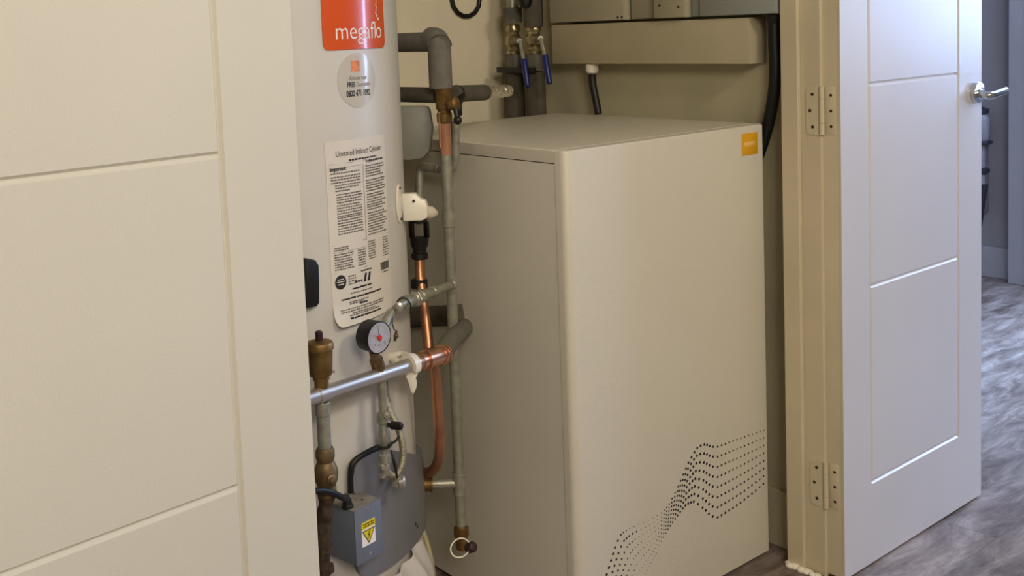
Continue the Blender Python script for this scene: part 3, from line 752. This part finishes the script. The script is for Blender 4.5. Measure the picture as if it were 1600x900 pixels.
obj('needle', needle(math.radians(100), .019, .0011, 'ink', .002), 'ink', dl)
bm = needle(math.radians(148), .016, .0016, 'red', .0026); lathe(bm, gp(0, 0, .0015), nrm, [(0, .0046), (.002, .0042), (.0022, .001)], 16); o = obj('setting_needle', bm, 'red', dl); o['label'] = 'red setting needle and hub'
bm = B(); st0 = gc-nrm*.012; g2 = g(593); g2 = Vector((g2.x, g2.y, g2.z))
pb = Vector((g2.x, g2.y, g2.z+.010)); pt = Vector((st0.x, st0.y, gc.z-.024))
lathe(bm, pb, pt-pb, [(0, .010), (.003, .0118), ((pt-pb).length*.55, .0115), ((pt-pb).length*.56, .009), ((pt-pb).length, .008)], 20); obj('stem', bm, 'brassd', pg)

# filling link: fittings from the gauge up to the discharge pipe
fk = thing('filling_link', 'row of small steel fittings sloping up from the gauge to the discharge pipe', 'pipe fitting', at(600, 505, D=1.84))
P = [at(601, 512, D=1.835), at(607, 495, D=1.85), at(622, 479, D=1.87), at(632, 473, D=1.885)]
bm = B(); tube(bm, spline(P, 6), .0072, 18); obj('tube', bm, 'zinc', fk)
p = at(630, 474, D=1.885); q = at(707, 444, D=2.085); d = q-p; L = d.length
bm = B(); lathe(bm, p, d, [(0, .006), (.001, .0125), (.014, .0125), (.016, .0098), (.040, .0098), (.042, .0122), (.060, .0122), (.062, .0105), (.066, .0105), (.068, .0125), (.082, .0125), (.085, .0092), (L*.55, .0085), (L*.56, .0105), (L*.62, .0105), (L*.63, .0078), (L, .0075)], 16); obj('valve_body', bm, 'zinc', fk)
bm = B(); hexnut(bm, p+d*.25, d, .0145, .014); obj('nut', bm, 'chrome', fk)
bm = B(); bmesh.ops.create_icosphere(bm, subdivisions=3, radius=.0108, matrix=Matrix.Translation(q)); obj('end_cap', bm, 'zinc', fk)
bm = B(); pp = at(623, 479, D=1.858); lathe(bm, pp, -CW, [(0, .0085), (.006, .0085), (.008, .004), (.010, .003)], 14); obj('spindle', bm, 'chrome', fk)
bm = B(); P = []
c = at(630, 481, D=1.868)
for k in range(20):
    a = math.radians(200-235*k/19); P.append(c+CR*(.0135*math.cos(a))+CU*(.0175*math.sin(a)))
P = [at(621, 518, D=1.85), at(616, 515, D=1.85), at(613, 506, D=1.855), at(613, 493, D=1.86)]+P
tube(bm, P, .0013, 8)
tag(obj('retaining_wire', bm, 'black'), 'thin black wire looped around the fitting above the gauge', 'wire')
bm = B(); bmesh.ops.create_icosphere(bm, subdivisions=2, radius=.0048, matrix=Matrix.Translation(at(619, 525, D=1.86))); tube(bm, [at(619, 519, D=1.86), at(617, 532, D=1.865)], .0028, 10)
tag(obj('bleed_screw', bm, 'brassd'), 'tiny brass bleed screw just right of the pressure gauge', 'bleed screw')

# filling loop valve below the header
DX = g(596)
fv = thing('filling_valve', 'slim steel service valve hanging from the steel pipe with a black lever', 'valve', at_(DX, -.12))
ln = at(603, 725, D=1.835)
bm = B(); tube(bm, [at_(DX, -.008), at(599, 655, D=1.83)], .0072, 18); obj('tube', bm, 'zinc', fv)
a = at(598, 645, D=1.83); b = at(603, 742, D=1.835); d = b-a; L = d.length
bm = B(); lathe(bm, a, d, [(0, .008), (.001, .0115), (.016, .0115), (.018, .0088), (.030, .0088), (.034, .0105), (.055, .0105), (.058, .0088), (.070, .0085), (.072, .0108), (.086, .0108), (.088, .0085), (L, .0075)], 12); obj('body', bm, 'zinc', fv)
bm = B(); p = at(606, 664, D=1.82); q = at(629, 666, D=1.81); tube(bm, [p, p.lerp(q, .2), p.lerp(q, .25), p.lerp(q, .92), q], [.004, .004, .0068, .0068, .004], 16); obj('lever', bm, 'black', fv)
bm = B(); p = at(603, 648, D=1.822); lathe(bm, p, -CW+CR*.6, [(0, .006), (.006, .006), (.0065, .003), (.010, .003)], 12); obj('nipple', bm, 'chrome', fv); bm = B(); p = at(598, 744, D=1.83); lathe(bm, p, Vector((0, 0, -1)), [(-.004, .006), (.002, .006), (.004, .003)], 12); obj('nipple', bm, 'chrome', fv)
bm = B(); lathe(bm, at(600, 697, D=1.83), d, [(-.0015, .0125), (.0015, .0125)], 20); obj('tie_band', bm, 'black', fv); bm = B()
tube(bm, spline([at(607, 696, D=1.822), at(618, 689, D=1.83), at(624, 681, D=1.835)], 5), .0022, 8); obj('tie', bm, 'black', fv)
fh = thing('filling_hose', 'flexible braided hose curling beside the service valve', 'hose', at(603, 600, D=1.86))
P = [at(600, 594, D=1.87), at(603, 620, D=1.87), at(610, 645, D=1.865), at(622, 668, D=1.86), at(629, 695, D=1.855), at(629, 720, D=1.85), at(621, 740, D=1.842), at(609, 741, D=1.836), at(600, 724, D=1.835)]
bm = B(); tube(bm, spline(P, 10), .0064, 16); obj('braid', bm, mat('braided_steel', '#A09880', .4, .7, var=.2, scale=220, bump=.6, bscale=500), fh)
bm = B(); hexnut(bm, at(601, 727, D=1.835), at(601, 717, D=1.835)-at(601, 727, D=1.835), .0105, .012); obj('nut', bm, 'chrome', fh)
pk = thing('drain_plug', 'small chrome plug knob in front of the grey cover', 'plug', at(628, 752, D=1.87))
p = at(624, 753, D=1.86)
bm = B(); lathe(bm, p, Vector((.75, -.55, .05)), [(-.012, .006), (-.002, .0085), (.000, .0108), (.008, .0112), (.010, .0092), (.012, .002)], 20); obj('knob', bm, 'chrome', pk)
bm = B(); lathe(bm, at(621, 753, D=1.855), -CW, [(-.085, .005), (-.010, .005), (-.008, .009), (.002, .009), (.003, .005), (.0031, .001)], 18); obj('washer', bm, 'zinc', pk)
bm = B(); tube(bm, spline([at(611, 703, D=1.825), at(616, 722, D=1.82), at(621, 748, D=1.825)], 6), [.0012+.0018*math.sin(PI*k/12) for k in range(13)], 10)
tag(obj('hanging_tie', bm, 'black'), 'black cable tie tail hanging down to the chrome plug knob', 'cable tie')

# ------------------------------------------------------------------ immersion box on the cover
nb = Vector((math.sin(math.radians(11)), -math.cos(math.radians(11)), 0)); ub = Vector((math.cos(math.radians(11)), math.sin(math.radians(11)), 0)); wb_ = Vector((0, 0, 1))
c0 = at(553, 800, D=1.775); BW, BD, BH = .0613, .066, .0945
bx = thing('junction_box', 'small grey-blue steel junction box with a yellow warning sticker', 'junction box', c0-Vector((0, 0, BH)))
def bp(u, v, w): return c0+ub*u-nb*v+wb_*w        # u right, v back, w up from the top front left corner
mt = Matrix((ub, -nb, wb_)).transposed().to_4x4(); mt.translation = c0
bm = B(); box(bm, (0, .0012, -BH), (BW, BD, -.0012), .0012, mtx=mt); obj('body', bm, 'boxf', bx)
bm = B(); box(bm, (.0005, .001, -.0011), (BW-.0005, BD, .0004), .0003, mtx=mt)
o = obj('top_plate', bm, 'boxtop', bx); o['label'] = 'beige-grey top plate'
bm = B(); box(bm, (0, -.0008, -BH), (BW, .0012, .0006), .0004, mtx=mt); obj('front_plate', bm, 'boxf', bx)
for (u, w) in ((BW*.5, -.006), (BW*.52, -BH+.010)):
    bm = B(); lathe(bm, bp(u, -.0008, w), nb, [(0, .0024), (.0008, .002), (.001, .0005)], 12); obj('screw', bm, 'chrome', bx)
for (u, v) in ((.020, .036), (.040, .022), (.048, .05)):
    bm = B(); lathe(bm, bp(u, v, .0004), wb_, [(0, .0028), (.0005, .0024)], 12); obj('screw', bm, 'screw', bx)
bm = B(); prism(bm, [bp(BW*.1, BD-.002, -.02), bp(BW*.9, BD-.002, -.02), bp(BW*.9, BD-.002, -.075), bp(BW*.1, BD-.002, -.075)], -nb*.022); obj('mounting', bm, 'boxf', bx)
bm = B(); box(bm, (.0145, -.0011, -.068), (.0455, -.0008, -.026), 0, mtx=mt); sk = obj('warning_sticker', bm, 'white', bx)
bm = B()
sf = lambda u, w, o=.0014: bp(u, -o, w)
bm.faces.new([bm.verts.new(sf(*q)) for q in ((.0145, -.038), (.0455, -.038), (.0455, -.026), (.0145, -.026))])
bm.faces.new([bm.verts.new(sf(*q)) for q in ((.030, -.064), (.0435, -.0415), (.0165, -.0415))])
obj('sticker_colour', bm, 'yellow', sk, smooth=False)
bm = B()
T_ = [(.030, -.0655), (.0450, -.0405), (.0150, -.0405)]; I_ = [(.030, -.0625), (.0422, -.0422), (.0178, -.0422)]
for k in range(3):
    j = (k+1) % 3; bm.faces.new([bm.verts.new(sf(*q, .0016)) for q in (T_[k], T_[j], I_[j], I_[k])])
bolt = [(.0312, -.0435), (.0275, -.051), (.0300, -.0510), (.0285, -.0590), (.0330, -.0490), (.0305, -.0490), (.0330, -.0435)]
bm.faces.new([bm.verts.new(sf(*q, .0016)) for q in bolt])
for z in (-.030, -.034):
    u = .018
    while u < .042: bm.faces.new([bm.verts.new(sf(*q, .0016)) for q in ((u, z-.0012), (u+.0026, z-.0012), (u+.0026, z+.0012), (u, z+.0012))]); u += .0036
obj('sticker_symbol', bm, 'ink', sk, smooth=False)
# cable into the box
cb = thing('immersion_cable', 'thick black cable arching from the left into the top of the junction box', 'cable', bp(.010, .018, 0))
e = bp(.006, .022, 0)
bm = B(); tube(bm, spline([at(480, 770, D=1.68), at(496, 767, D=1.69), at(517, 769, D=1.71), at(538, 779, D=1.745), e+Vector((-.001, 0, .018)), e], 8), .0052, 16); obj('flex', bm, 'hose', cb)
bm = B(); lathe(bm, e, (0, 0, 1), [(0, .0105), (.004, .0105), (.006, .0085), (.014, .0072), (.016, .005)], 20); obj('gland', bm, 'black', cb)
# cable along the top of the grey cover
cb2 = thing('sensor_cable', 'black cable following the upper left edge of the grey cover', 'cable', cw(.02, .42, .01))
P = [cw(.012, .40, .012), cw(.010, .43, .012), cw(.014, .462, .012), cw(.040, .482, .012), cw(.15, .490, .013), cw(.26, .489, .013), cw(.34, .484, .011)]
bm = B(); tube(bm, spline(P, 8), .0052, 14); obj('flex', bm, 'hose', cb2)

# white plastic film and hoses at the foot
bag = thing('plastic_film', 'crumpled white plastic film bunched at the foot of the cylinder', 'plastic film', cw(.45, .1, .02))
bm = B()
def zt(u): return .232+.020*max(0, min(1, (u-.03)/.14))+.010*math.sin(u*38)*.4-.25*max(0, .03-u)
def fo(u, z):
    k = (zt(u)-z)/.2
    return .010+(.030-.06*max(0, u-.1))*math.sin(min(1, max(0, k)*1.6)*PI/2)*(.8+.25*math.sin(u*45+z*30))+.005*math.sin(u*120+z*60)
patch(bm, -.03, .235, lambda u: .02, zt, 0, 70, 40, fo, th=.001)
obj('sheet', bm, 'bag', bag, angle=70)
for i, (dx, dr, lb) in enumerate(((0, .0, 'outer pale flexible hose curving down between cylinder and heat pump'), (-8, .0, 'inner pale flexible hose close against the cylinder'))):
    P = [at(646+dx*.5, 800, D=2.19), at(656+dx, 820, D=2.16), at(665+dx, 842, D=2.14), at(673+dx, 872, D=2.12), at(677+dx, 905, D=2.12), at(677+dx, 960, D=2.12)]
    bm = B(); tube(bm, spline(P, 8), .0052, 14); tag(obj('pale_hose', bm, mat('cream_hose', '#B0A582', .5, var=.06)), lb, 'hose')

# ------------------------------------------------------------------ corner pipes with blue levers
for i, (py, lx) in enumerate(((2.262, 0), (2.176, 1))):
    x = 1.962
    lb = ['left one of two lagged pipes in the rear corner, with a blue lever', 'right one of two lagged pipes in the rear corner, with a blue lever'][i]
    cpipe = thing('isolated_pipe', lb, 'pipe', (x, py, 0), group='lagged corner pipes')
    bm = B(); tube(bm, [(x, py, .3), (x, py, 1.100)], .0275, 28); obj('lagging', bm, 'lagd', cpipe)
    bm = B(); tube(bm, [(x, py, 1.104), (x, py, 1.148)], .0265, 28); obj('lagging', bm, 'lag', cpipe)
    bm = B(); tube(bm, [(x, py, 1.236 if i == 0 else 1.222), (x, py, 1.278 if i == 0 else 1.7)], .0270, 28); obj('lagging', bm, 'lag' if i == 0 else 'lagd', cpipe)
    if i == 0:
        bm = B(); tube(bm, [(x, py, 1.276), (x, py, 1.7)], .017, 24); obj('tube', bm, 'zinc', cpipe)
    bm = B(); lathe(bm, (x, py, 1.142), (0, 0, 1), [(0, .017), (.006, .0205), (.016, .0205), (.018, .0165), (.026, .0165), (.034, .0225), (.054, .0225), (.062, .0165), (.068, .0165), (.070, .0205), (.082, .0205), (.090, .017)], 10)
    vb = obj('valve_body', bm, mat('valve_nickel', '#B8AA86', .3, .9, var=.25, scale=60, bump=.5), cpipe)
    bm = B(); s0 = at(812, 64, X=1.928) if i == 0 else at(845, 60, X=1.928); a = at(818, 92, X=1.925) if i == 0 else at(851, 86, X=1.925); b = at(825, 137, X=1.925) if i == 0 else at(859, 132, X=1.925)
    tube(bm, [Vector((x, py, 1.184)), s0], .0075, 12)
    dd = (a-s0)
    tube(bm, [s0, a], .0052, 10); lv = obj('lever_arm', bm, 'zinc', cpipe)
    bm = B(); tube(bm, [a, a.lerp(b, .04), a.lerp(b, .94), b], [.0075, .0092, .0076, .004], 16); o = obj('lever_sleeve', bm, 'blue', cpipe); o['label'] = 'blue plastic lever sleeve'
bm = B()
box(bm, (1.928, 2.140, 1.098), (1.934, 2.300, 1.113), .001); box(bm, (1.934, 2.294, 1.098), (2.0195, 2.300, 1.113), .001)
tag(obj('pipe_strap', bm, 'black'), 'black strap holding the two lagged pipes in the rear corner', 'strap')
bm = B(); lathe(bm, (1.925, 2.165, 1.293), (0, 0, 1), [(-.018, .006), (-.016, .014), (-.004, .019), (.01, .019), (.013, .015)], 20)
kn = tag(obj('vent_knob', bm, 'black'), 'black knob at the top edge above the right-hand corner pipe', 'knob')
# black ring on back wall
bm = B(); P = []; cring = at(728, -2, Y=YB-.0064)
for k in range(72):
    a = 2*PI*k/72; r = .0495*(1+.012*math.cos(14*a)); P.append(cring+Vector((r*math.cos(a), 0, r*math.sin(a))))
tube(bm, P, .0066, 12, closed=True)
tag(obj('cable_ring', bm, 'black'), 'black ring of coiled cable hung on the cream rear wall', 'cable coil')

# ------------------------------------------------------------------ trunking and enclosures on the side wall
tr = thing('cable_trunking', 'long cream rectangular cable trunking above the heat pump', 'trunking', (1.99, 1.8, 1.122))
bm = B(); box(bm, (1.962, 1.4615, 1.1215), (XR-.0005, 2.10, 1.225), .0015); obj('channel', bm, 'trunk', tr)
bm = B(); box(bm, (1.9575, 1.461, 1.122), (1.962, 2.10, 1.2245), .0012); obj('lid', bm, 'trunk', tr)
def enc(name, label, y0, y1, x0, z1, material, screws=(), lip=0, z0=1.231):
    t_ = thing(name, label, 'enclosure', (1.98, (y0+y1)/2, z0))
    bm = B(); box(bm, (x0+.004, y0, z0), (XR-.0005, y1, z1), .0015); obj('case', bm, material, t_)
    bm = B(); box(bm, (x0, y0+.001, z0+.001), (x0+.004, y1-.001, z1-.001), .001); obj('cover', bm, material, t_)
    if screws:
        for y, z in screws:
            bm = B(); lathe(bm, (x0, y, z), (-1, 0, 0), [(0, .0032), (.001, .0028), (.0011, .001)], 12); obj('screw', bm, 'screw', t_)
    return t_
enc('fused_enclosure', 'wide cream electrical enclosure above the trunking, nearest the corner pipes', 1.835, 2.105, 1.957, 1.62, 'panel', ((1.856, 1.238), (1.83+.012, 1.238)))
enc('narrow_enclosure', 'narrow cream module with shadowed recess between the two larger enclosures', 1.74, 1.828, 1.975, 1.62, 'panel')
enc('switch_enclosure', 'small protruding cream enclosure with two screws above the trunking', 1.632, 1.727, 1.945, 1.62, 'panel', ((1.650, 1.256), (1.708, 1.262)))
enc('steel_enclosure', 'smooth grey enclosure at the right end above the black hose', 1.386, 1.592, 1.950, 1.62, 'panelb')
enc('module_enclosure', 'thin grey recessed module left of the smooth grey enclosure', 1.596, 1.628, 1.966, 1.62, 'panelb')
# thin black cable with white gland
sc = thing('supply_cable', 'thin black cable dropping from a white gland under the trunking', 'cable', (1.985, 1.975, 1.08))
g0 = Vector((1.978, 1.972, 1.1212)); 
bm = B(); lathe(bm, g0, (0, 0, -1), [(0, .017), (.012, .0175), (.019, .0175), (.023, .015), (.026, .010)], 12); o = obj('gland', bm, 'wplas', sc); o['label'] = 'white cable gland'
bm = B(); tube(bm, spline([g0-Vector((0, 0, .02)), g0+Vector((0, 0, -.05)), g0+Vector((.0, -.008, -.085)), g0+Vector((-.004, -.022, -.1295))], 6), .0098, 18); obj('flex', bm, 'hose', sc)
# large black hose
bh = thing('black_conduit', 'thick black flexible conduit running down behind the heat pump corner', 'conduit', (1.985, 1.41, 1.2))
P = [Vector((1.984, 1.414, 1.232)), Vector((1.984, 1.414, 1.17)), Vector((1.985, 1.413, 1.12)), Vector((1.987, 1.418, 1.065)), Vector((1.991, 1.432, 1.01)), Vector((1.9925, 1.452, .95)), Vector((1.9925, 1.49, .86)), Vector((1.9925, 1.54, .72)), Vector((1.9925, 1.6, .4)), Vector((1.9925, 1.62, .002))]
bm = B(); tube(bm, spline(P, 8), .0135, 20); obj('flex', bm, 'hose', bh)
bm = B(); lathe(bm, (1.984, 1.414, 1.232), (0, 0, -1), [(0, .0185), (.014, .0185), (.018, .016), (.022, .0145)], 24); obj('gland', bm, 'black', bh)

# ------------------------------------------------------------------ cordless vacuum on far wall
vc = thing('cordless_vacuum', 'grey and black cordless vacuum hanging on the far passage wall', 'vacuum cleaner', (XF-.05, 2.29, .4))
yv = 2.31
bm = B(); lathe(bm, (XF-.07, yv, .635), (0, 0, 1), [(0, .040), (.01, .046), (.10, .046), (.12, .036), (.122, .01)], 24); obj('dust_bin', bm, 'vac', vc)
bm = B(); lathe(bm, (XF-.07, yv, .622), (0, 0, 1), [(0, .05), (.004, .056), (.012, .056), (.014, .05)], 24); obj('base_ring', bm, 'vacd', vc); bm = B(); lathe(bm, (XF-.07, yv, .758), (0, 0, 1), [(0, .03), (.004, .040), (.022, .040), (.03, .02)], 24); obj('motor_ring', bm, 'vacd', vc)
bm = B(); tube(bm, [(XF-.07, yv, .62), (XF-.07, yv, .36)], .028, 20); obj('tube', bm, 'vac', vc)
bm = B(); lathe(bm, (XF-.07, yv, .485), (0, 0, 1), [(0, .03), (.008, .045), (.022, .045), (.03, .03)], 20); obj('collar', bm, 'vacd', vc)
bm = B(); prism(bm, [Vector((XF-.10, y, z)) for y, z in ((yv-.045, .44), (yv-.018, .44), (yv+.01, .24), (yv-.015, .24))], (.03, 0, 0), .004); obj('nozzle', bm, 'vacd', vc)
bm = B(); box(bm, (XF-.07, yv-.012, .3), (XF-.0005, yv+.012, .74), .004); obj('wall_dock', bm, 'vac', vc)

# ------------------------------------------------------------------ light
def area(name, loc, aim, size, power, col, sy=None):
    l = bpy.data.lights.new(name, 'AREA'); l.energy = power; l.color = col; l.size = size
    if sy: l.shape = 'RECTANGLE'; l.size_y = sy
    o = bpy.data.objects.new(name, l); COL.objects.link(o); o.location = loc
    o.rotation_euler = (Vector(aim)-Vector(loc)).to_track_quat('-Z', 'Y').to_euler(); return o
area('hall_lamp_and_fill', (1.20, -.60, 2.36), (1.4, 1.5, .6), .4, 27, (1, .88, .70))
area('hall_lamp_and_fill', (-.2, -1.0, 2.2), (.8, 1.2, .8), .8, 40, (1, .90, .76))  # unseen soft warm fill added behind the camera
area('window_light', (4.74, .42, 1.45), (2.5, 1.2, .6), .65, 108, (.43, .60, 1.0), 1.8)
area('passage_fill', (3.8, 1.0, 2.36), (4.2, 2.2, .2), .6, 26, (.55, .68, 1.0))  # unseen blue fill added to brighten the far end of the passage
fl = area('passage_fill', (4.1, 1.6, 2.3), (3.7, 1.7, 0), .3, 11, (.38, .60, 1.0)); fl.data.spread = math.radians(60)  # added narrow blue fill that makes the bright patch on the passage floor
w = bpy.data.worlds.new('world'); SC.world = w; w.use_nodes = True
w.node_tree.nodes['Background'].inputs[0].default_value = (.8, .78, .72, 1); w.node_tree.nodes['Background'].inputs[1].default_value = .15
SC.view_settings.view_transform = 'Standard'; SC.view_settings.look = 'None'; SC.view_settings.exposure = 0
